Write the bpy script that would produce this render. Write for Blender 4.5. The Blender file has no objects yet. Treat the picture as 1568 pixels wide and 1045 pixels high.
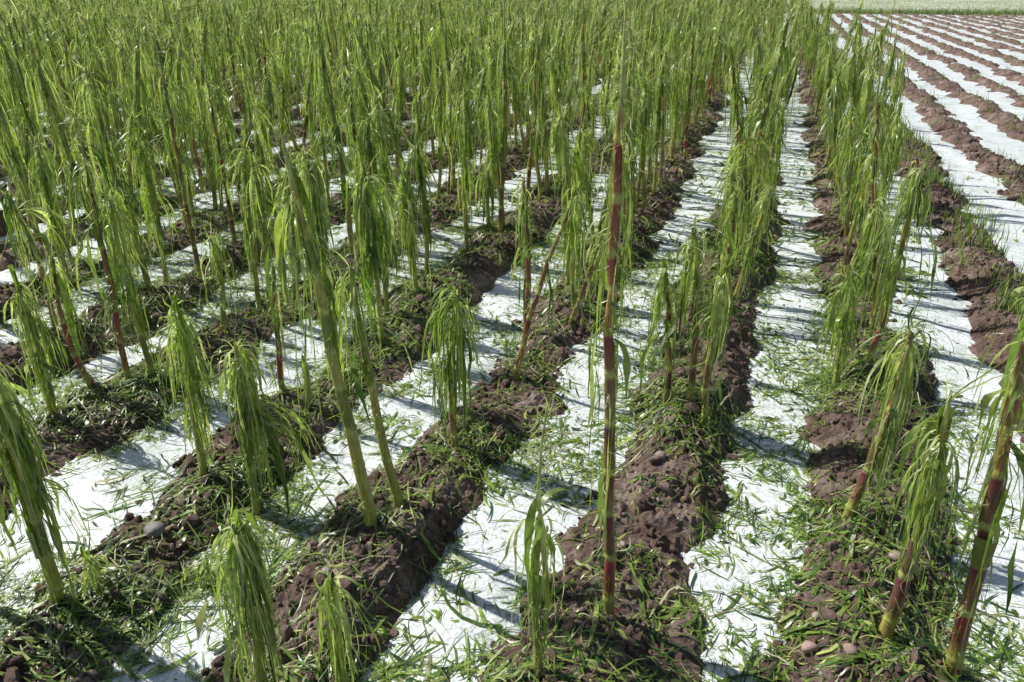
import bpy, math, random
import numpy as np
from mathutils import Vector
R=random.Random(7); NR=np.random.RandomState(11)
sc=bpy.context.scene
# ------------------------------------------------------------------ noise / terrain
def vn(x,y,seed=0):
    xi=np.floor(x).astype(np.int64); yi=np.floor(y).astype(np.int64)
    xf=x-xi; yf=y-yi
    def hsh(a,b):
        n=(a*374761393+b*668265263+seed*1274126177)&0xffffffff
        n=((n^(n>>13))*1274126177)&0xffffffff
        n=n^(n>>16)
        return (n&0xffff)/65535.0
    u=xf*xf*(3-2*xf); v=yf*yf*(3-2*yf)
    a=hsh(xi,yi);b=hsh(xi+1,yi);c=hsh(xi,yi+1);d=hsh(xi+1,yi+1)
    return (a*(1-u)+b*u)*(1-v)+(c*(1-u)+d*u)*v
def sstep(a,b,x):
    t=np.clip((x-a)/(b-a),0,1); return t*t*(3-2*t)
SP=0.713; X0=0.133
def curve(x,y):
    c=np.interp(y,[-50,1.2,3,6,12,25,60],[-.06,-.06,.10,.19,.14,.09,.08])
    return c*np.clip((x+3.5)/3.5,.25,1)
def phase(x,y):
    p=(x-X0-curve(x,y))/SP+(vn(x*.6,y*1.1,71)-.5)*.12
    return np.abs(p-np.round(p))*2      # 0 furrow centre, 1 ridge crest
def infield(x,y):
    return sstep(47.5,46.5,y)*sstep(-62,-60,x)*sstep(42,41,x)
def soil_h(x,y):
    s=phase(x,y)+ (vn(x*3.1,y*3.1,3)-.5)*.44+(vn(x*9,y*9,8)-.5)*.22
    r=sstep(.12,.92,s)
    h=.106*r*(.6+.8*vn(x*2.2,y*1.8,5))
    k=.35+.65*r
    b1=vn(x*12,y*12,21); b2=1-np.abs(2*vn(x*26+3,y*26,22)-1)
    b3=vn(x*58,y*58,23); b4=vn(x*100,y*100,24)
    h=h+k*(.036*(b1-.5)+.022*(b2-.5)+.017*(b3-.5)+.011*(b4-.5))
    f=infield(x,y)
    return h*f+(1-f)*.05
def hail_h(x,y):
    f=infield(x,y)
    z=.039+.016*(vn(x*2.6,y*2.6,31)-.5)+.009*(vn(x*8,y*8,32)-.5)+.003*(vn(x*24,y*24,36)-.5)
    rt=sstep(1.0,1.8,x)
    z=z+rt*(.016+.034*(vn(x*1.3,y*1.3,34)-.5)+.03*(vn(x*5,y*5,35)-.5))
    return z*f-(1-f)*.05
# ------------------------------------------------------------------ materials
def newmat(name):
    m=bpy.data.materials.new(name); m.use_nodes=True
    nt=m.node_tree; nt.nodes.clear()
    return m,nt,nt.nodes,nt.links
def ramp(N,stops):
    r=N.new('ShaderNodeValToRGB'); e=r.color_ramp.elements
    e[0].position=stops[0][0]; e[0].color=(*stops[0][1],1)
    e[1].position=stops[-1][0]; e[1].color=(*stops[-1][1],1)
    for p,c in stops[1:-1]:
        k=e.new(p); k.color=(*c,1)
    return r
def noise(N,L,co,scale,detail=6,rough=.6):
    n=N.new('ShaderNodeTexNoise'); n.inputs['Scale'].default_value=scale
    n.inputs['Detail'].default_value=detail; n.inputs['Roughness'].default_value=rough
    L.new(co,n.inputs['Vector']); return n
def soil_mat(clod=False):
    m,nt,N,L=newmat('soil_clod_mat' if clod else 'soil_mat')
    o=N.new('ShaderNodeOutputMaterial'); b=N.new('ShaderNodeBsdfPrincipled')
    g=N.new('ShaderNodeNewGeometry')
    n1=noise(N,L,g.outputs['Position'],6); n2=noise(N,L,g.outputs['Position'],60,6,.7)
    r1=ramp(N,[(.3,(.085,.052,.040)),(.5,(.180,.120,.095)),(.72,(.34,.26,.22))])
    r2=ramp(N,[(.34,(.50,.48,.46)),(.5,(1,1,1)),(.68,(1.45,1.43,1.40))])
    L.new(n1.outputs['Fac'],r1.inputs[0]); L.new(n2.outputs['Fac'],r2.inputs[0])
    mx=N.new('ShaderNodeMix'); mx.data_type='RGBA'; mx.blend_type='MULTIPLY'; mx.inputs[0].default_value=1
    L.new(r1.outputs[0],mx.inputs[6]); L.new(r2.outputs[0],mx.inputs[7])
    col=mx.outputs[2]
    if not clod:
        sx=N.new('ShaderNodeSeparateXYZ'); L.new(g.outputs['Position'],sx.inputs[0])
        n3=noise(N,L,g.outputs['Position'],.35,8,.7)
        r3=ramp(N,[(.3,(.22,.28,.12)),(.48,(.45,.48,.34)),(.65,(.68,.70,.62))])
        L.new(n3.outputs['Fac'],r3.inputs[0])
        ma=N.new('ShaderNodeMath'); ma.operation='MULTIPLY_ADD'; ma.inputs[1].default_value=1.5; ma.inputs[2].default_value=0
        L.new(n3.outputs['Fac'],ma.inputs[0])
        ad=N.new('ShaderNodeMath'); ad.operation='ADD'; L.new(sx.outputs['Y'],ad.inputs[0]); L.new(ma.outputs[0],ad.inputs[1])
        mr=N.new('ShaderNodeMapRange'); mr.inputs[1].default_value=47.2; mr.inputs[2].default_value=48.2
        L.new(ad.outputs[0],mr.inputs[0])
        m2=N.new('ShaderNodeMix'); m2.data_type='RGBA'
        L.new(mr.outputs[0],m2.inputs[0]); L.new(col,m2.inputs[6]); L.new(r3.outputs[0],m2.inputs[7]); col=m2.outputs[2]
    L.new(col,b.inputs['Base Color']); b.inputs['Roughness'].default_value=.9
    b.inputs['Specular IOR Level'].default_value=.3
    nb=noise(N,L,g.outputs['Position'],110,7,.8)
    bp=N.new('ShaderNodeBump'); bp.inputs['Strength'].default_value=.9; bp.inputs['Distance'].default_value=.010
    L.new(nb.outputs['Fac'],bp.inputs['Height']); L.new(bp.outputs[0],b.inputs['Normal'])
    L.new(b.outputs[0],o.inputs[0]); return m
def hail_mat():
    m,nt,N,L=newmat('hail_mat')
    o=N.new('ShaderNodeOutputMaterial'); b=N.new('ShaderNodeBsdfPrincipled')
    g=N.new('ShaderNodeNewGeometry')
    v=N.new('ShaderNodeTexVoronoi'); v.inputs['Scale'].default_value=85; L.new(g.outputs['Position'],v.inputs['Vector'])
    n1=noise(N,L,g.outputs['Position'],3.2,8,.7); n2=noise(N,L,g.outputs['Position'],45,6,.75); n3=noise(N,L,g.outputs['Position'],12,7,.75)
    r1=ramp(N,[(.34,(.70,.73,.67)),(.44,(.86,.88,.86)),(.56,(.96,.965,.97))])
    r2=ramp(N,[(.30,(.30,.27,.16)),(.38,(.76,.79,.66)),(.44,(.95,.96,.94)),(.56,(1,1,1))])
    r3=ramp(N,[(.32,(.66,.71,.62)),(.43,(.93,.95,.93)),(.53,(1,1,1))])
    rv=ramp(N,[(.0,(1.03,1.03,1.03)),(.35,(1,1,1)),(.75,(.74,.77,.78))])
    L.new(n1.outputs['Fac'],r1.inputs[0]); L.new(n2.outputs['Fac'],r2.inputs[0]); L.new(n3.outputs['Fac'],r3.inputs[0]); L.new(v.outputs['Distance'],rv.inputs[0])
    prev=r1.outputs[0]
    for q in (r2,r3,rv):
        a=N.new('ShaderNodeMix'); a.data_type='RGBA'; a.blend_type='MULTIPLY'; a.inputs[0].default_value=1
        L.new(prev,a.inputs[6]); L.new(q.outputs[0],a.inputs[7]); prev=a.outputs[2]
    L.new(prev,b.inputs['Base Color']); b.inputs['Roughness'].default_value=.5; b.inputs['Specular IOR Level'].default_value=.45
    bp=N.new('ShaderNodeBump'); bp.inputs['Strength'].default_value=.45; bp.inputs['Distance'].default_value=.004; bp.invert=True
    L.new(v.outputs['Distance'],bp.inputs['Height'])
    bp2=N.new('ShaderNodeBump'); bp2.inputs['Strength'].default_value=.25; bp2.inputs['Distance'].default_value=.008
    L.new(n3.outputs['Fac'],bp2.inputs['Height']); L.new(bp.outputs[0],bp2.inputs['Normal']); L.new(bp2.outputs[0],b.inputs['Normal'])
    L.new(b.outputs[0],o.inputs[0]); return m
def leaf_mat(name='corn_leaf_mat',trans=.42):
    m,nt,N,L=newmat(name)
    o=N.new('ShaderNodeOutputMaterial'); b=N.new('ShaderNodeBsdfPrincipled')
    at=N.new('ShaderNodeAttribute'); at.attribute_name='col'
    g=N.new('ShaderNodeNewGeometry')
    n=noise(N,L,g.outputs['Position'],38,3,.6)
    r=ramp(N,[(.3,(.55,.6,.45)),(.55,(1,1,1)),(.75,(1.35,1.3,1.4))]); L.new(n.outputs['Fac'],r.inputs[0])
    mx=N.new('ShaderNodeMix'); mx.data_type='RGBA'; mx.blend_type='MULTIPLY'; mx.inputs[0].default_value=1
    L.new(at.outputs['Color'],mx.inputs[6]); L.new(r.outputs[0],mx.inputs[7])
    L.new(mx.outputs[2],b.inputs['Base Color']); b.inputs['Roughness'].default_value=.36
    b.inputs['Specular IOR Level'].default_value=.6
    t=N.new('ShaderNodeBsdfTranslucent')
    gm=N.new('ShaderNodeMix'); gm.data_type='RGBA'; gm.blend_type='MULTIPLY'; gm.inputs[0].default_value=1
    gm.inputs[7].default_value=(1.45,1.6,.8,1); L.new(mx.outputs[2],gm.inputs[6]); L.new(gm.outputs[2],t.inputs['Color'])
    s=N.new('ShaderNodeMixShader'); s.inputs[0].default_value=trans
    L.new(b.outputs[0],s.inputs[1]); L.new(t.outputs[0],s.inputs[2]); L.new(s.outputs[0],o.inputs[0]); return m
def stalk_mat():
    m,nt,N,L=newmat('corn_stalk_mat')
    o=N.new('ShaderNodeOutputMaterial'); b=N.new('ShaderNodeBsdfPrincipled')
    at=N.new('ShaderNodeAttribute'); at.attribute_name='col'
    tc=N.new('ShaderNodeTexCoord'); mp=N.new('ShaderNodeMapping'); mp.inputs['Scale'].default_value=(1,1,.12)
    L.new(tc.outputs['Object'],mp.inputs[0])
    n=noise(N,L,mp.outputs[0],160,4,.6)
    r=ramp(N,[(.3,(.55,.55,.5)),(.5,(1,1,1)),(.72,(1.4,1.4,1.35))]); L.new(n.outputs['Fac'],r.inputs[0])
    mx=N.new('ShaderNodeMix'); mx.data_type='RGBA'; mx.blend_type='MULTIPLY'; mx.inputs[0].default_value=1
    L.new(at.outputs['Color'],mx.inputs[6]); L.new(r.outputs[0],mx.inputs[7])
    L.new(mx.outputs[2],b.inputs['Base Color']); b.inputs['Roughness'].default_value=.38
    bp=N.new('ShaderNodeBump'); bp.inputs['Strength'].default_value=.3; bp.inputs['Distance'].default_value=.002
    L.new(n.outputs['Fac'],bp.inputs['Height']); L.new(bp.outputs[0],b.inputs['Normal'])
    L.new(b.outputs[0],o.inputs[0]); return m
M_soil=soil_mat(); M_clod=soil_mat(True); M_hail=hail_mat(); M_leaf=leaf_mat(); M_stalk=stalk_mat(); M_lit=leaf_mat('leaf_litter_mat',.25)
# ------------------------------------------------------------------ mesh helpers
def np_mesh(name,V,F,mats,cols=None,mi=None,smooth=True,link=True):
    me=bpy.data.meshes.new(name)
    V=np.asarray(V,dtype=np.float32); F=np.asarray(F,dtype=np.int32)
    me.vertices.add(len(V)); me.vertices.foreach_set('co',V.ravel())
    me.loops.add(F.size); me.loops.foreach_set('vertex_index',F.ravel())
    me.polygons.add(len(F)); k=F.shape[1]
    me.polygons.foreach_set('loop_start',np.arange(0,F.size,k,dtype=np.int32))
    me.polygons.foreach_set('loop_total',np.full(len(F),k,dtype=np.int32))
    for m in mats: me.materials.append(m)
    if mi is not None: me.polygons.foreach_set('material_index',np.asarray(mi,dtype=np.int32))
    me.update(calc_edges=True)
    me.polygons.foreach_set('use_smooth',np.full(len(F),smooth,dtype=bool))
    if cols is not None:
        a=me.color_attributes.new('col','FLOAT_COLOR','POINT')
        c=np.ones((len(V),4),dtype=np.float32); c[:,:3]=cols; a.data.foreach_set('color',c.ravel())
    ob=bpy.data.objects.new(name,me)
    if link: sc.collection.objects.link(ob)
    return ob
def grow(start,end,s0,rate,smax):
    out=[];x=start;s=s0;sg=1 if end>start else -1
    while (end-x)*sg>0:
        s=min(s*(1+rate),smax); x+=sg*s; out.append(x)
    return out
def far(start,end,s0):
    return grow(start,end,s0,.3,1e9)
xs_f=list(np.arange(-2.8,1.3,.012))
xl=grow(-2.8,-62,.012,.014,.12); xr=grow(xs_f[-1],42,.012,.014,.11)
xs=np.array(far(xl[-1],-500,.2)[::-1]+xl[::-1]+xs_f+xr+far(xr[-1],500,.2))
ys_f=list(np.arange(.9,3.8,.012))
yf=grow(ys_f[-1],49,.012,.0075,.35)
yb=grow(.9,-4,.014,.05,.1)
ys=np.array(far(yb[-1],-200,.2)[::-1]+yb[::-1]+ys_f+yf+far(yf[-1],900,.4))
def grid(name,xs,ys,fn,mat,smooth=True):
    X,Y=np.meshgrid(xs,ys); Z=fn(X,Y)
    nx=len(xs);ny=len(ys)
    i=np.arange(nx*ny).reshape(ny,nx)
    F=np.stack([i[:-1,:-1],i[:-1,1:],i[1:,1:],i[1:,:-1]],-1).reshape(-1,4)
    return np_mesh(name,np.stack([X,Y,Z],-1).reshape(-1,3),F,[mat],smooth=smooth)
grid('ground',xs,ys,soil_h,M_soil,smooth=False)
hx=xs[(xs>-61.8)&(xs<41.8)][::2]; hy=ys[(ys>-4)&(ys<47.2)][::2]
grid('hail_layer',hx,hy,hail_h,M_hail)
# ------------------------------------------------------------------ corn plants
G_BR=np.array((.29,.42,.07)); G_MD=np.array((.15,.265,.042)); G_DK=np.array((.040,.095,.022))  # dark green deepened, yellow-green raised: foliage shadow and highlight contrast put into colour
Y_G=np.array((.49,.56,.16)); PALE=np.array((.78,.79,.50)); STRAW=np.array((.62,.53,.34))
S_YG=np.array((.39,.41,.09)); S_G=np.array((.20,.28,.055)); S_RED=np.array((.25,.022,.052)); S_PUR=np.array((.12,.016,.038)); S_OR=np.array((.40,.14,.06))
class PB:
    def __init__(s,seed): s.V=[];s.F=[];s.C=[];s.MI=[];s.r=random.Random(seed)
    def tube(s,pts,rad,cols,n=9):
        b=len(s.V); r=s.r
        for i,p in enumerate(pts):
            t=(pts[min(i+1,len(pts)-1)]-pts[max(i-1,0)]).normalized()
            a=t.cross(Vector((.3,1,.1))).normalized(); c=t.cross(a)
            for k in range(n):
                an=k/n*math.tau
                q=p+(a*math.cos(an)+c*math.sin(an)*.88)*rad[i]
                s.V.append(tuple(q)); s.C.append(tuple(cols[i]))
        for i in range(len(pts)-1):
            for k in range(n):
                s.F.append((b+i*n+k,b+i*n+(k+1)%n,b+(i+1)*n+(k+1)%n,b+(i+1)*n+k)); s.MI.append(0)
    def ribbon(s,p,d,length,w,c0,c1,grav=1.0,nseg=9,wob=.12,zmin=.03,out=None,drift=0,kink=0):
        r=s.r; b=len(s.V); st=length/nseg; p=Vector(p); d=Vector(d).normalized()
        az=r.uniform(0,math.tau) if out is None else out+r.gauss(0,.5)
        tw=r.uniform(-.35,.35); dx=math.cos(az)*drift; dy=math.sin(az)*drift
        for i in range(nseg+1):
            t=i/nseg
            side=Vector((-math.sin(az),math.cos(az),0)); 
            side=(side-d*side.dot(d))
            if side.length<1e-3: side=Vector((1,0,0))
            side.normalize()
            ww=w*.5*(.65+.35*min(1,t*5))*(1 if t<.5 else max(.10,1-(t-.5)/.55))*r.uniform(.6,1.25)
            s.V.append(tuple(p-side*ww)); s.V.append(tuple(p+side*ww))
            c=c0*(1-t)+c1*t; s.C.append(tuple(c)); s.C.append(tuple(c))
            if i: s.F.append((b+2*i-2,b+2*i-1,b+2*i+1,b+2*i)); s.MI.append(1)
            kk=wob if r.random()>kink else wob*4
            d=d+Vector((r.gauss(0,kk)+dx,r.gauss(0,kk)+dy,-grav*st*22)); d.normalize()
            p=p+d*st; az+=tw+r.gauss(0,.2)
            if p.z<zmin: p.z=zmin+r.uniform(0,.01); d.z=abs(d.z)*.1
    def curl(s,p,col,ln=.06,w=.002):
        r=s.r; a=r.uniform(0,math.tau)
        s.ribbon(p,(math.cos(a),math.sin(a),r.uniform(-.8,.8)),ln,w,col,col,grav=.5,nseg=5,wob=.55)
def leafcol(r,bias=0):
    x=r.random()+bias
    if x<.28: return G_DK*r.uniform(.8,1.3)
    if x<.50: return G_MD*r.uniform(.8,1.3)
    if x<.76: return G_BR*r.uniform(.8,1.25)
    if x<.91: return Y_G*r.uniform(.8,1.1)
    return PALE*r.uniform(.6,.95)
def build_plant(seed,H,lean=(0,0),red=.5,mop=1.0,mop_lo=.3,rad=.0135,pale=.5,dens=1.0,bare_top=0.0,fray=1.0,tassel=.6,wide=1,seg=10,lite=False):
    """red: 0 green stalk..1 purple; mop: amount of hanging leaf shreds; mop_lo: lowest node fraction with leaves;
       bare_top: fraction of the top that is bare thin stem"""
    pb=PB(seed); r=pb.r
    Hm=H*(1-bare_top)
    n=max(10,int(H/.035)); bend=(r.uniform(-.025,.025),r.uniform(-.025,.025)); nodes=[]
    z=.05+r.uniform(0,.03)
    while z<H*.97: nodes.append(z); z+=r.uniform(.10,.155)*(1 if z<Hm*.6 else .8)
    def pos(z):
        t=max(0.0,z/H); k=t**1.15
        return Vector((lean[0]*k+bend[0]*math.sin(t*math.pi),lean[1]*k+bend[1]*math.sin(t*math.pi),z))
    zs=sorted(set([-.05,0]+[i/n*H for i in range(1,n+1)]+[q for nd in nodes for q in (nd-.014,nd-.006,nd,nd+.006,nd+.016)]))
    pts=[];rad_=[];cols=[]
    nodeoff={i:(r.uniform(-.005,.005),r.uniform(-.005,.005)) for i in range(-1,len(nodes)+1)}
    segc=[]
    for i in range(len(nodes)+1):
        f=i/max(1,len(nodes))
        base=S_RED*r.uniform(.6,1.15) if r.random()<.55 else S_PUR*r.uniform(.8,1.3)
        if r.random()<.10: base=S_OR
        rr=red*(1.3-.6*f*f)*r.uniform(.65,1.25)
        gcol=S_YG if r.random()<.65 else S_G
        rr=max(0,min(1,rr)); segc.append((gcol*(1-rr)+base*rr, gcol*(1-rr*.6)+base*rr*.6))
    for z in zs:
        k=sum(1 for nd in nodes if nd<=z)
        z0=nodes[k-1] if k>0 else 0; z1=nodes[k] if k<len(nodes) else H
        f=max(0.0,(z-z0)/max(.001,z1-z0))
        p=pos(z); o0=nodeoff[k-1]; o1=nodeoff[k]; p.x+=o0[0]*(1-f)+o1[0]*f; p.y+=o0[1]*(1-f)+o1[1]*f
        t=max(0,z)/H; rd=rad*(1.08-.62*t**1.3)
        if z>Hm: rd=rad*.42*(1-.6*(z-Hm)/(H-Hm+1e-5))
        nn=min([abs(z-nd) for nd in nodes]+[9])
        if nn<.003: rd*=1.17
        if z<.03: rd*=1.15
        c=segc[k][0]*f+segc[k][1]*(1-f) if f<.9 else segc[k][0]
        if nn<.010: c=c*.35+Y_G*.6
        if z<.09: c=c*.35+S_YG*.65
        if z>Hm: c=Y_G*.7+PALE*.2*r.random()
        pts.append(p); rad_.append(rd); cols.append(c*r.uniform(.9,1.1))
    pb.tube(pts,rad_,cols)
    az0=r.uniform(0,math.tau)
    for i,nd in enumerate(nodes):
        az=az0+i*math.pi+r.uniform(-.4,.4); f=nd/H
        if f>mop_lo*.6 and nd<Hm and r.random()<.7*min(1,mop+.2):
            b=len(pb.V); rd=rad*(1.08-.62*f**1.3)*1.22; ln=r.uniform(.07,.12); cc=(Y_G if r.random()<.6 else G_BR)*r.uniform(.7,1)
            m=6; hw=r.uniform(.8,2.0)
            for j in range(4):
                q=pos(nd+ln*j/3)
                for k in range(m):
                    an=az+(k/(m-1)-.5)*2*hw
                    rr=rd*(1+.25*j/3)
                    pb.V.append((q.x+math.cos(an)*rr,q.y+math.sin(an)*rr,q.z+r.uniform(-.006,.006))); pb.C.append(tuple(cc*(1-.1*j)))
            for j in range(3):
                for k in range(m-1):
                    pb.F.append((b+j*m+k,b+j*m+k+1,b+(j+1)*m+k+1,b+(j+1)*m+k)); pb.MI.append(1)
        # hanging shredded leaf blades
        if f>=mop_lo and nd<Hm:
            amt=mop*(.7+.5*f)
            ns=int(r.uniform(10,20)*amt*dens)
            top=pos(min(nd+.09,H))
            Lf=min(nd+.10,r.uniform(.28,.60))
            reach=r.uniform(.3,1.2); g0=r.uniform(1.1,3.2); c_leaf=leafcol(r,-.03)
            if r.random()<.14: g0=.5; reach=1.4
            for q in range(ns):
                a=az+r.gauss(0,.5); up=r.uniform(.1,1.4)
                c=leafcol(r,-.02)*.55+c_leaf*.45; wid=(r.uniform(.002,.0068) if r.random()<.76 else r.uniform(.008,.017))
                d=(math.cos(a)*reach,math.sin(a)*reach,up)
                zz=r.uniform(-.07,.03)
                c0=c*.45+(Y_G if r.random()<.6 else PALE)*.55 if r.random()<pale else c
                c1=c if r.random()<.82 else c*.5+STRAW*.5
                pb.ribbon((top.x+math.cos(a)*.01,top.y+math.sin(a)*.01,top.z+zz),d,Lf*r.uniform(.2,1.15),wid,c0,c1,grav=g0*r.uniform(.6,1.6),wob=.14,out=a,nseg=seg,drift=r.uniform(-.04,.06),kink=.16)
            if r.random()<.3*wide*mop:
                a=az+r.gauss(0,.3); c=leafcol(r,-.1)
                pb.ribbon((top.x,top.y,top.z),(math.cos(a),math.sin(a),r.uniform(.6,1.6)),Lf*r.uniform(.7,1.1),r.uniform(.016,.030),c*.6+Y_G*.3,c,grav=r.uniform(.8,2.4),wob=.1,out=a,nseg=seg,kink=.15)
    # crown whorl - folded over, pale
    if mop>.2:
        tp=pos(Hm)
        for q in range(int(32*mop*dens)):
            a=r.uniform(0,math.tau); c=leafcol(r,.05)
            c0=(PALE*.6+Y_G*.4) if r.random()<pale+.25 else Y_G
            Lf=r.uniform(.12,.46)*min(1,.45+Hm)
            pb.ribbon((tp.x,tp.y,tp.z-r.uniform(0,.08)),(math.cos(a)*.6,math.sin(a)*.6,r.uniform(.4,2)),Lf,r.uniform(.002,.009),c0,c,grav=r.uniform(1.2,3.6),wob=.15,out=a,nseg=seg,drift=r.uniform(-.04,.06),kink=.16)
    tp=pos(H)
    for q in range(int(r.uniform(3,8)*tassel*1.5)):
        a=r.uniform(0,math.tau); s_=r.uniform(.05,.45)
        c=PALE*r.uniform(.6,1) if r.random()<.65 else Y_G
        pb.ribbon(tp-Vector((0,0,.03)),(math.cos(a)*s_,math.sin(a)*s_,1),r.uniform(.05,.19),r.uniform(.0015,.005),c,c*.9,grav=r.uniform(-.02,.25),wob=.18,nseg=6,kink=.15)
    for q in range(int((34 if lite else 110)*fray*H)):
        z=r.uniform(.05,H); p=pos(z)
        c=PALE*r.uniform(.5,.95) if r.random()<.5 else (STRAW if r.random()<.3 else G_BR)
        pb.curl(p,c,r.uniform(.03,.12),r.uniform(.0010,.0035)*(1.4 if lite else 1))
    for q in range(6):
        a=r.uniform(0,math.tau)
        c=STRAW*.6 if r.random()<.5 else S_RED
        pb.ribbon((0,0,.05),(math.cos(a),math.sin(a),-.9),.08,.005,c,c*.5,grav=.6,nseg=3,wob=.05,zmin=-.05)
    for q in range(int((8 if lite else 24)*mop)+(3 if lite else 8)):
        a=r.uniform(0,math.tau); rr=abs(r.gauss(0,.10)); c=leafcol(r)
        pb.ribbon((math.cos(a)*rr,math.sin(a)*rr,r.uniform(.02,.05)-rr*.15),(r.gauss(0,1),r.gauss(0,1),.02),r.uniform(.06,.24),r.uniform(.003,.008),c,c*.8,grav=1.6,nseg=4,wob=.12,zmin=r.uniform(-.02,.015)-rr*.2)
    return pb
def plant_obj(pb,name,link=True):
    return np_mesh(name,pb.V,pb.F,[M_stalk,M_leaf],cols=np.array(pb.C),mi=pb.MI,link=link)
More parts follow.
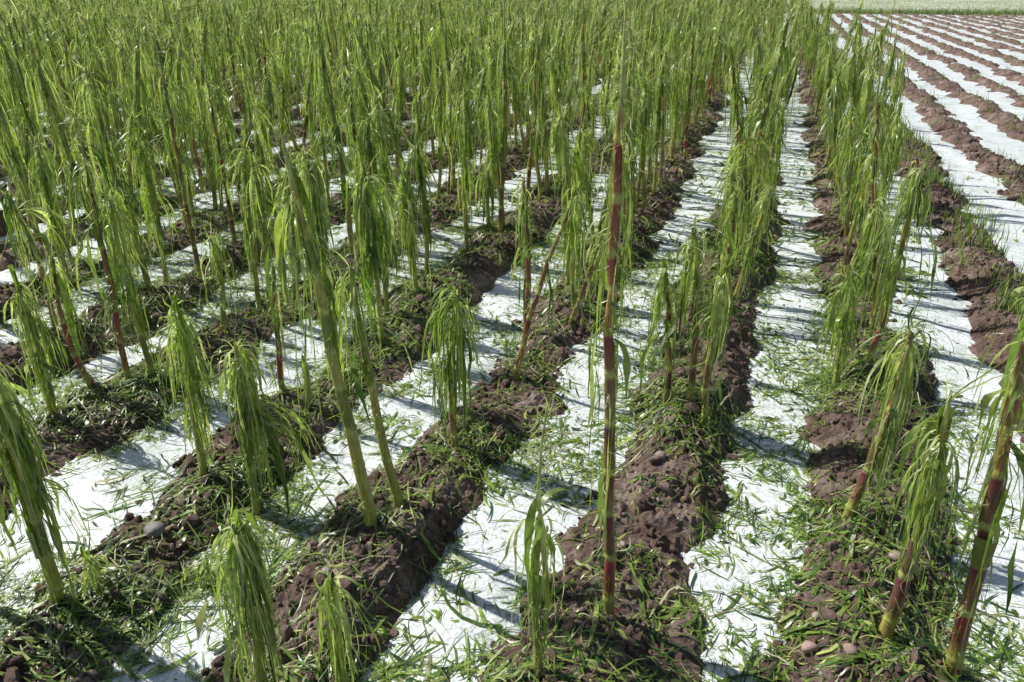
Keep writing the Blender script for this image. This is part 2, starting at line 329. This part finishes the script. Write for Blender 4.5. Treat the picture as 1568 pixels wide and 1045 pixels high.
# plants near the path, as surveyed in the field: x, y, height, lean x, lean y, style
HP=[
(-.23,1.57,1.53,-.05,-.02,dict(red=1,mop=.22,mop_lo=.28,rad=.0150,bare_top=.12,fray=1.0,tassel=.4,wide=2.5)),
(-.98,1.65,1.17,-.12,-.04,dict(red=.12,mop=.45,mop_lo=.45,rad=.019,pale=.4,tassel=.1,bare_top=.1,wide=4)),
(-.95,1.77,.81,-.08,-.02,dict(red=.15,mop=.45,mop_lo=.5,rad=.016,wide=2)),
(.40,2.19,.67,.06,.02,dict(red=.9,mop=1.1,mop_lo=.45,rad=.016)),
(.55,3.29,.90,.02,.0,dict(red=.9,mop=1.1,mop_lo=.4)),
(.46,1.71,.74,-.0,-.0,dict(red=.8,mop=1.2,mop_lo=.65,rad=.017,pale=.95,bare_top=.12)),
(.62,1.66,1.19,-.10,-.04,dict(red=1,mop=.3,mop_lo=.3,rad=.018,bare_top=.22)),
(-.35,1.28,.75,.01,0,dict(red=.1,mop=.5,mop_lo=.3,rad=.011,bare_top=.35,pale=.9)),
(-.95,1.05,.52,.0,.0,dict(red=.1,mop=1.3,mop_lo=.3,rad=.013,pale=.7)),
(-.80,1.15,.38,.0,.0,dict(red=.1,mop=.8,mop_lo=.5,rad=.012,pale=.9)),
(-1.68,1.14,.76,.02,0,dict(red=.1,mop=1.6,mop_lo=.35,rad=.019)),
(-1.44,1.70,.63,.02,.01,dict(red=.1,mop=2.2,mop_lo=.35,pale=.7)),
(-1.68,1.75,.66,.02,.01,dict(red=.1,mop=1.2,mop_lo=.3)),
(-.93,2.20,.62,.02,.01,dict(red=.9,mop=1.8,mop_lo=.4)),
(-.89,2.79,.85,.23,.07,dict(red=.9,mop=.5,mop_lo=.4)),
(-.99,3.28,.81,-.02,-.01,dict(red=1,mop=.6,mop_lo=.55)),
(-.15,2.72,.72,-.05,-.02,dict(red=.9,mop=.8,mop_lo=.5)),
(-.08,2.64,.65,.01,0,dict(red=.5,mop=1.1,mop_lo=.5)),
(-.08,4.47,.72,-.02,0,dict(red=.9,mop=1.3,mop_lo=.5)),
(-1.60,2.93,.80,-.01,0,dict(red=.1,mop=1.5,mop_lo=.35)),
(-1.73,2.32,.55,.04,0,dict(red=1,mop=.3,mop_lo=.7)),
(-2.38,2.31,.80,-.01,0,dict(red=.2,mop=1.3,mop_lo=.35)),
(-2.45,2.25,1.16,.05,0,dict(red=.9,mop=.55,mop_lo=.35,bare_top=.15)),
(-2.53,2.14,.57,-.03,0,dict(red=1,mop=.4,mop_lo=.7)),
(-3.15,3.31,.82,.01,0,dict(red=.1,mop=1.3,mop_lo=.4)),
(-3.30,4.14,1.31,-.03,0,dict(red=1,mop=.35,mop_lo=.4,bare_top=.2,rad=.016)),
(-3.31,4.29,.83,-.05,0,dict(red=.9,mop=.6,mop_lo=.4)),
(-3.17,4.26,1.16,.03,0,dict(red=.8,mop=.7,mop_lo=.4)),
(-1.82,3.97,.79,-.02,0,dict(red=.2,mop=1.4,mop_lo=.4)),
(-1.62,2.58,.99,-.05,0,dict(red=.1,mop=1.1,mop_lo=.45)),
(-1.72,4.37,1.01,.01,0,dict(red=.5,mop=1.1,mop_lo=.4)),
(.80,7.20,1.36,-.08,0,dict(red=1,mop=.3,mop_lo=.4,bare_top=.25,rad=.02)),
(.43,3.25,.52,-.03,0,dict(red=.2,mop=1.3,mop_lo=.35)),
(-3.68,3.14,.78,.02,0,dict(red=.3,mop=1.1,mop_lo=.35)),
(-3.95,3.43,.77,-.03,0,dict(red=.1,mop=1.1,mop_lo=.35)),
(-2.50,1.91,.55,.01,0,dict(red=.5,mop=.9,mop_lo=.35)),
(-1.67,3.49,.65,-.04,0,dict(red=.1,mop=1.3,mop_lo=.4)),
(-.92,5.39,1.12,-.07,0,dict(red=1,mop=.4,mop_lo=.4,rad=.017)),
(-.85,4.28,.74,-.12,0,dict(red=.3,mop=1.1,mop_lo=.4)),
(-3.85,4.41,.91,.06,0,dict(red=.2,mop=1.2,mop_lo=.4)),
(-.24,2.75,.58,-.05,0,dict(red=1,mop=.8,mop_lo=.4)),
(.62,3.77,.65,-.10,0,dict(red=.9,mop=1.1,mop_lo=.4)),
(-1.60,2.30,.24,0,0,dict(red=.0,mop=.2,mop_lo=.7,tassel=.3)),
(-2.36,2.76,.50,.03,0,dict(red=.1,mop=.6,mop_lo=.4)),
(-1.90,1.10,.85,.10,0,dict(red=.5,mop=.9,mop_lo=.4)),
(-.01,5.68,.79,-.06,0,dict(red=.8,mop=1,mop_lo=.4)),
(-1.72,4.80,.55,.01,0,dict(red=.1,mop=1,mop_lo=.4)),
(-.88,6.38,.74,0,0,dict(red=.6,mop=1,mop_lo=.4)),
(-.05,6.55,.89,0,0,dict(red=.4,mop=1,mop_lo=.4)),
(-2.35,3.6,.70,0,0,dict(red=.8,mop=.9,mop_lo=.4)),
(-3.10,2.5,.66,-.05,0,dict(red=.8,mop=.7,mop_lo=.4)),
(-1.66,1.22,.12,.04,.0,dict(red=0,mop=.8,mop_lo=.3,pale=1,rad=.008)),
(-1.42,1.36,.10,.04,.03,dict(red=0,mop=.6,mop_lo=.3,pale=1,rad=.008)),
(-.15,3.75,.62,.05,.05,dict(red=1,mop=.5,mop_lo=.5)),
(-.93,3.85,.9,.05,.0,dict(red=.2,mop=1,mop_lo=.4)),
(.5,4.4,.75,.05,.05,dict(red=.6,mop=1.1,mop_lo=.4)),
(-2.40,4.2,1.15,.05,.0,dict(red=1,mop=.4,mop_lo=.45,bare_top=.15)),
(-2.42,3.15,.85,.05,.0,dict(red=.2,mop=1.3,mop_lo=.35)),
(-1.70,3.2,.72,-.05,.0,dict(red=.2,mop=1.2,mop_lo=.4)),
]
def zsoil(x,y):
    return float(max(soil_h(np.array([x]),np.array([y]))[0],hail_h(np.array([x]),np.array([y]))[0]))
for i,(x,y,H,lx,ly,kw) in enumerate(HP):
    pb=build_plant(100+i,H,(lx,ly),dens=1.25,**kw)
    ob=plant_obj(pb,'corn_plant'); ob.location=(x,y,zsoil(x,y)-.015)
vc=bpy.data.collections.new('corn_plant_variants')
NVAR=20
for i in range(NVAR):
    rr=random.Random(900+i)
    if i%5==3: kw=dict(red=rr.uniform(.6,1),mop=.4,mop_lo=.4,bare_top=.2); H=rr.uniform(1.1,1.45)
    elif i%5==1: kw=dict(red=rr.uniform(.3,.8),mop=.65,mop_lo=.4,bare_top=.1); H=rr.uniform(.9,1.25)
    elif i%5==4: kw=dict(red=rr.uniform(.2,.8),mop=1.1,mop_lo=.4,pale=.9); H=rr.uniform(.7,1.0)
    else: kw=dict(red=rr.uniform(0,.35),mop=1.15,mop_lo=.27,pale=.6); H=rr.uniform(.75,1.1)
    pb=build_plant(900+i,H,(rr.uniform(-.12,.12),rr.uniform(-.12,.12)),tassel=1.3,seg=7,lite=True,**kw)
    ob=plant_obj(pb,'v%02d'%i,link=False); vc.objects.link(ob)
def instancer(name,P,rot,scl,idx,coll):
    me=bpy.data.meshes.new(name); me.vertices.add(len(P)); me.vertices.foreach_set('co',np.asarray(P,dtype=np.float32).ravel())
    a=me.attributes.new('rot','FLOAT_VECTOR','POINT'); a.data.foreach_set('vector',np.asarray(rot,dtype=np.float32).ravel())
    a=me.attributes.new('scl','FLOAT_VECTOR','POINT'); a.data.foreach_set('vector',np.asarray(scl,dtype=np.float32).ravel())
    a=me.attributes.new('idx','INT','POINT'); a.data.foreach_set('value',np.asarray(idx,dtype=np.int32))
    ob=bpy.data.objects.new(name,me); sc.collection.objects.link(ob)
    ng=bpy.data.node_groups.new(name+'_scatter','GeometryNodeTree')
    ng.interface.new_socket('Geometry',in_out='INPUT',socket_type='NodeSocketGeometry')
    ng.interface.new_socket('Geometry',in_out='OUTPUT',socket_type='NodeSocketGeometry')
    N=ng.nodes;L=ng.links
    gi=N.new('NodeGroupInput');go=N.new('NodeGroupOutput')
    ci=N.new('GeometryNodeCollectionInfo'); ci.inputs['Collection'].default_value=coll
    ci.inputs['Separate Children'].default_value=True; ci.inputs['Reset Children'].default_value=True
    ip=N.new('GeometryNodeInstanceOnPoints'); ip.inputs['Pick Instance'].default_value=True
    def na(n,t):
        x=N.new('GeometryNodeInputNamedAttribute'); x.data_type=t; x.inputs['Name'].default_value=n; return x.outputs[0]
    e=N.new('FunctionNodeEulerToRotation')
    L.new(na('rot','FLOAT_VECTOR'),e.inputs[0])
    L.new(gi.outputs[0],ip.inputs['Points']); L.new(ci.outputs[0],ip.inputs['Instance'])
    L.new(na('idx','INT'),ip.inputs['Instance Index']); L.new(e.outputs[0],ip.inputs['Rotation']); L.new(na('scl','FLOAT_VECTOR'),ip.inputs['Scale'])
    L.new(ip.outputs[0],go.inputs[0])
    md=ob.modifiers.new('scatter','NODES'); md.node_group=ng
    return ob
ps=math.radians(17.95)
def rel(x,y): 
    return x*math.cos(ps)+y*math.sin(ps), -x*math.sin(ps)+y*math.cos(ps)
P=[];ROT=[];SCL=[];IDX=[]
hp=[(a[0],a[1]) for a in HP]
for m in range(0,80):
    xr_=X0+SP*.5-SP*m
    y=-2.0+R.random()*.3
    while y<46.6:
        y+=R.uniform(.5,1.5)*(.185 if y<9 else (.195 if y<28 else .25))
        if R.random()<.08: y+=R.uniform(.2,.6)
        xb=xr_; xx=xb+float(curve(np.array(xb),np.array(y)))+R.gauss(0,.055)
        u,d=rel(xx,y)
        if u<-.85*d-2.2: continue
        if d<3.5 and d>-.2 and abs(u)<.75*(d*.905+.69)+.12: continue
        if math.hypot(xx,y)<1.1: continue
        if y<2 and abs(u)<1.2*(d+.7) and d>-.5: continue
        if d<0 and xx>-1.5: continue
        if d<4.8:
            if R.random()<.4: continue
            if min(math.hypot(xx-a,y-b) for a,b in hp)<.14: continue
        P.append((xx,y,0)); IDX.append(R.randrange(NVAR)); s=R.uniform(.72,1.18)
        tl=.09 if R.random()<.85 else .22
        ROT.append((R.gauss(0,tl),R.gauss(0,tl),R.uniform(0,math.tau))); SCL.append((s*1.12,s*1.12,s*R.uniform(.9,1.08)))
P=np.array(P); P[:,2]=np.maximum(soil_h(P[:,0],P[:,1]),hail_h(P[:,0],P[:,1]))-.015
instancer('corn_field_rows',P,ROT,SCL,IDX,vc)
# ------------------------------------------------------------------ soil clods
cc=bpy.data.collections.new('soil_clod_variants')
import bmesh
for i in range(6):
    bm=bmesh.new(); bmesh.ops.create_icosphere(bm,subdivisions=2,radius=1)
    rr=np.random.RandomState(i); dirs=rr.normal(size=(7,3)); dirs/=np.linalg.norm(dirs,axis=1)[:,None]; ds=rr.uniform(.45,.8,7)
    for v in bm.verts:
        for k in range(7):
            dd=v.co.dot(Vector(dirs[k])); 
            if dd>ds[k]: v.co-=Vector(dirs[k])*(dd-ds[k])*.9
        v.co*=1+rr.uniform(-.08,.08); v.co.z*=.75
    me=bpy.data.meshes.new('c%d'%i); bm.to_mesh(me); bm.free(); me.materials.append(M_clod)
    cc.objects.link(bpy.data.objects.new('clod_%d'%i,me))
def ridge_pts(n,x0,x1,y0,y1,pw,smin):
    yy=y0+(y1-y0)*NR.rand(n)**pw; xx=x0+(x1-x0)*NR.rand(n)
    s=phase(xx,yy); k=s>smin+NR.rand(n)*.3-.16
    return xx[k],yy[k]
cx,cy=ridge_pts(60000,-4.0,4.5,.9,9,1.6,.38)
s=NR.gamma(1.5,.0036,len(cx))+.002; s=np.minimum(s,.032)*(1+cy*.05)
cz=soil_h(cx,cy)+s*.1
instancer('soil_clods',np.stack([cx,cy,cz],-1),NR.uniform(0,6.28,(len(cx),3)),np.stack([s*NR.uniform(.8,1.4,len(s)),s,s],-1),NR.randint(0,6,len(cx)),cc)
# ------------------------------------------------------------------ leaf litter
def shreds(xx,yy,lmin,lmax,wmin,wmax,name):
    n=len(xx); s=phase(xx,yy)
    L_=NR.uniform(lmin,lmax,n)*(.4+1.3*NR.rand(n)**2); W=NR.uniform(wmin,wmax,n)*np.where(NR.rand(n)<.14,2.2,1); a=NR.uniform(0,6.283,n); curv=NR.normal(0,.35,n)
    K=5; ts=np.linspace(-.5,.5,K)
    lift=NR.rand(n)**5*.022*(.2+.8*(s>.4)); tilt=NR.normal(0,.05,n); arch=NR.rand(n)*.004
    V=[];
    for t in ts:
        aa=a+curv*t; px=xx+np.cos(aa)*t*L_; py=yy+np.sin(aa)*t*L_
        hz=np.maximum(soil_h(px,py),hail_h(px,py))
        pz=hz+.002+lift+np.abs(tilt*t*L_)+arch*(1-4*t*t)
        w=W*.5*(1-1.5*t*t*1.6)*np.ones(n); w=np.maximum(w,W*.1)
        nx=-np.sin(aa)*w; ny=np.cos(aa)*w; rz=NR.normal(0,.25,n)*w
        V.append(np.stack([px-nx,py-ny,pz-rz],-1)); V.append(np.stack([px+nx,py+ny,pz+rz],-1))
    V=np.stack(V,1).reshape(-1,3)
    b=np.arange(n)*2*K; F=[]
    for j in range(K-1): F.append(np.stack([b+2*j,b+2*j+1,b+2*j+3,b+2*j+2],-1))
    F=np.concatenate(F)
    pal=np.array([G_DK,G_MD*.85,G_MD*.6,G_BR*.9,G_BR*.7,Y_G*.85,PALE*.7,STRAW*.6]); c=pal[NR.choice(8,n,p=[.16,.15,.12,.20,.15,.12,.05,.05])]*NR.uniform(.7,1.2,(n,1))
    return np_mesh(name,V,F,[M_lit],cols=np.repeat(c,2*K,axis=0))
def litter(n,x0,x1,y0,y1,pw,lmin,lmax,wmin,wmax,name):
    yy=y0+(y1-y0)*NR.rand(n)**pw
    xx=x0+(x1-x0)*NR.rand(n)
    s=phase(xx,yy)
    clump=vn(xx*3.3,yy*3.3,51)*.6+vn(xx*11,yy*11,52)*.4
    dens=np.where(s<.42,.10+1.05*sstep(.40,.66,clump),.03+.85*sstep(.44,.70,clump))
    dens=dens*(.7+1.0*np.exp(-((s-.43)/.14)**2))
    dens=np.where(xx>.9+curve(xx,yy),dens*.08,dens)
    k=NR.rand(n)<dens
    return shreds(xx[k],yy[k],lmin,lmax,wmin,wmax,name)
litter(105000,-4.0,1.8,.9,5,1.2,.015,.10,.0018,.0065,'leaf_litter')
litter(95000,-13,3.0,4.5,18,1.4,.04,.16,.005,.013,'leaf_litter')
litter(25000,-34,3.0,16,46,1.2,.10,.3,.014,.035,'leaf_litter')
hx_=[];hy_=[]
for (x,y,H,lx,ly,kw) in HP:
    m=int(50+190*min(1.2,kw['mop']))
    hx_.append(x+.03+NR.normal(0,.13,m)); hy_.append(y+NR.normal(0,.13,m))
shreds(np.concatenate(hx_),np.concatenate(hy_),.03,.17,.002,.007,'leaf_litter')
q=P[(P[:,1]<12)]; m=36
shreds(np.repeat(q[:,0],m)+NR.normal(0,.13,len(q)*m),np.repeat(q[:,1],m)+NR.normal(0,.12,len(q)*m),.04,.17,.0035,.010,'leaf_litter')
# ------------------------------------------------------------------ grass: weeds on bare ridges, verge
def blades(name,xx,yy,hmin,hmax,w,pal):
    n=len(xx); h=NR.uniform(hmin,hmax,n); a=NR.uniform(0,6.28,n); b=NR.uniform(0,6.28,n); le=NR.uniform(.05,.6,n)
    z=np.maximum(soil_h(xx,yy),hail_h(xx,yy)); V=[]
    for t,wf in ((0,1),(.5,.8),(1,.1)):
        px=xx+np.cos(a)*le*h*t*t; py=yy+np.sin(a)*le*h*t*t; pz=z+h*t*(1-.25*t*le)-.005
        V.append(np.stack([px-np.cos(b)*w*wf,py-np.sin(b)*w*wf,pz],-1)); V.append(np.stack([px+np.cos(b)*w*wf,py+np.sin(b)*w*wf,pz],-1))
    V=np.stack(V,1).reshape(-1,3); i=np.arange(n)*6
    F=np.concatenate([np.stack([i,i+1,i+3,i+2],-1),np.stack([i+2,i+3,i+5,i+4],-1)])
    c=np.array(pal)[NR.randint(0,len(pal),n)]*NR.uniform(.7,1.2,(n,1))
    return np_mesh(name,V,F,[M_lit],cols=np.repeat(c,6,axis=0))
nt_=1300; tx=NR.uniform(.9,22,nt_*3); ty=2.5+43*NR.rand(nt_*3)**1.2
k=phase(tx,ty)>.6; tx=tx[k];ty=ty[k]
m=14; bx=np.repeat(tx,m)+NR.normal(0,.035,len(tx)*m)*(1+np.repeat(ty,m)*.04); by=np.repeat(ty,m)+NR.normal(0,.05,len(tx)*m)
blades('grass_weeds',bx,by,.04,.14,.003,[G_MD,G_BR,Y_G,PALE*.7])
n_=170; tx=X0+SP*1.5+NR.normal(0,.10,n_); ty=3+14*NR.rand(n_); tx=tx+curve(tx,ty)
m=16; blades('grass_weeds',np.repeat(tx,m)+NR.normal(0,.04,n_*m),np.repeat(ty,m)+NR.normal(0,.05,n_*m),.04,.16,.003,[G_MD,G_BR,Y_G,G_DK])
n=26000; blades('grass_verge',NR.uniform(-18,40,n),46.7+NR.rand(n)**1.5*2.2,.1,.4,.008,[G_MD,G_DK,G_BR,STRAW*.6,Y_G*.6])
n=20000; blades('meadow_grass',NR.uniform(-10,60,n),48+NR.rand(n)*32,.05,.16,.012,[G_MD,PALE*.9,Y_G,STRAW])
# pebbles
def stone(x,y,s,c,seed):
    bm=bmesh.new(); bmesh.ops.create_icosphere(bm,subdivisions=3,radius=s)
    rr=random.Random(seed); ax=[Vector((rr.gauss(0,1),rr.gauss(0,1),rr.gauss(0,1))).normalized() for _ in range(5)]
    for v in bm.verts:
        n_=v.co.normalized()
        v.co*=1+.12*math.sin(3*n_.dot(ax[0])+1)+.06*math.sin(5*n_.dot(ax[1])); v.co.z*=.7
    me=bpy.data.meshes.new('stone'); bm.to_mesh(me); bm.free()
    for p in me.polygons: p.use_smooth=True
    m_,nt,N,L=newmat('stone_mat'); o=N.new('ShaderNodeOutputMaterial'); b=N.new('ShaderNodeBsdfPrincipled'); g=N.new('ShaderNodeNewGeometry')
    nn=noise(N,L,g.outputs['Position'],90,5,.7); r_=ramp(N,[(.3,tuple(k*.6 for k in c)),(.7,tuple(k*1.2 for k in c))]); L.new(nn.outputs['Fac'],r_.inputs[0]); L.new(r_.outputs[0],b.inputs['Base Color']); b.inputs['Roughness'].default_value=.7; L.new(b.outputs[0],o.inputs[0])
    me.materials.append(m_); ob=bpy.data.objects.new('stone',me); ob.location=(x,y,float(soil_h(np.array([x]),np.array([y]))[0])+s*.45); sc.collection.objects.link(ob)
for i,(x,y,s_,c) in enumerate([(.28,1.62,.020,(.45,.29,.25)),(.37,1.60,.018,(.36,.26,.20)),(.30,1.74,.013,(.4,.32,.27)),(-1.62,1.45,.03,(.24,.22,.21)),(-.55,1.9,.02,(.3,.22,.19)),(1.25,2.6,.02,(.3,.22,.18)),(1.2,3.1,.025,(.25,.18,.15)),(-.2,2.3,.018,(.36,.27,.24)),(.52,2.0,.02,(.36,.27,.23)),(-.25,1.85,.014,(.4,.3,.27)),(-1.0,1.42,.016,(.36,.3,.26))]):
    stone(x,y,s_,c,i)
# ------------------------------------------------------------------ light
az=math.radians(281); el=math.radians(46)
w=bpy.data.worlds.new('World'); sc.world=w; w.use_nodes=True
N=w.node_tree.nodes; L=w.node_tree.links
bg=N['Background']; sk=N.new('ShaderNodeTexSky'); sk.sky_type='NISHITA'; sk.sun_disc=False; sk.sun_elevation=el; sk.sun_rotation=az
L.new(sk.outputs[0],bg.inputs['Color']); bg.inputs['Strength'].default_value=.075
sd=bpy.data.lights.new('sun','SUN'); sd.energy=5.0; sd.angle=math.radians(.5); sd.color=(1,.98,.94)
so=bpy.data.objects.new('sun',sd); sc.collection.objects.link(so)
dv=Vector((math.sin(az)*math.cos(el),math.cos(az)*math.cos(el),math.sin(el)))
so.rotation_euler=dv.to_track_quat('Z','Y').to_euler()
# ------------------------------------------------------------------ camera
cd=bpy.data.cameras.new('camera'); cd.lens=27; cd.sensor_width=36; cd.clip_end=2000; cd.clip_start=.02
co=bpy.data.objects.new('camera',cd); co.location=(0,0,1.635); co.rotation_euler=(math.radians(90-25.15),0,ps)
sc.collection.objects.link(co); sc.camera=co
sc.view_settings.view_transform='Standard'; sc.view_settings.look='None'; sc.view_settings.exposure=0
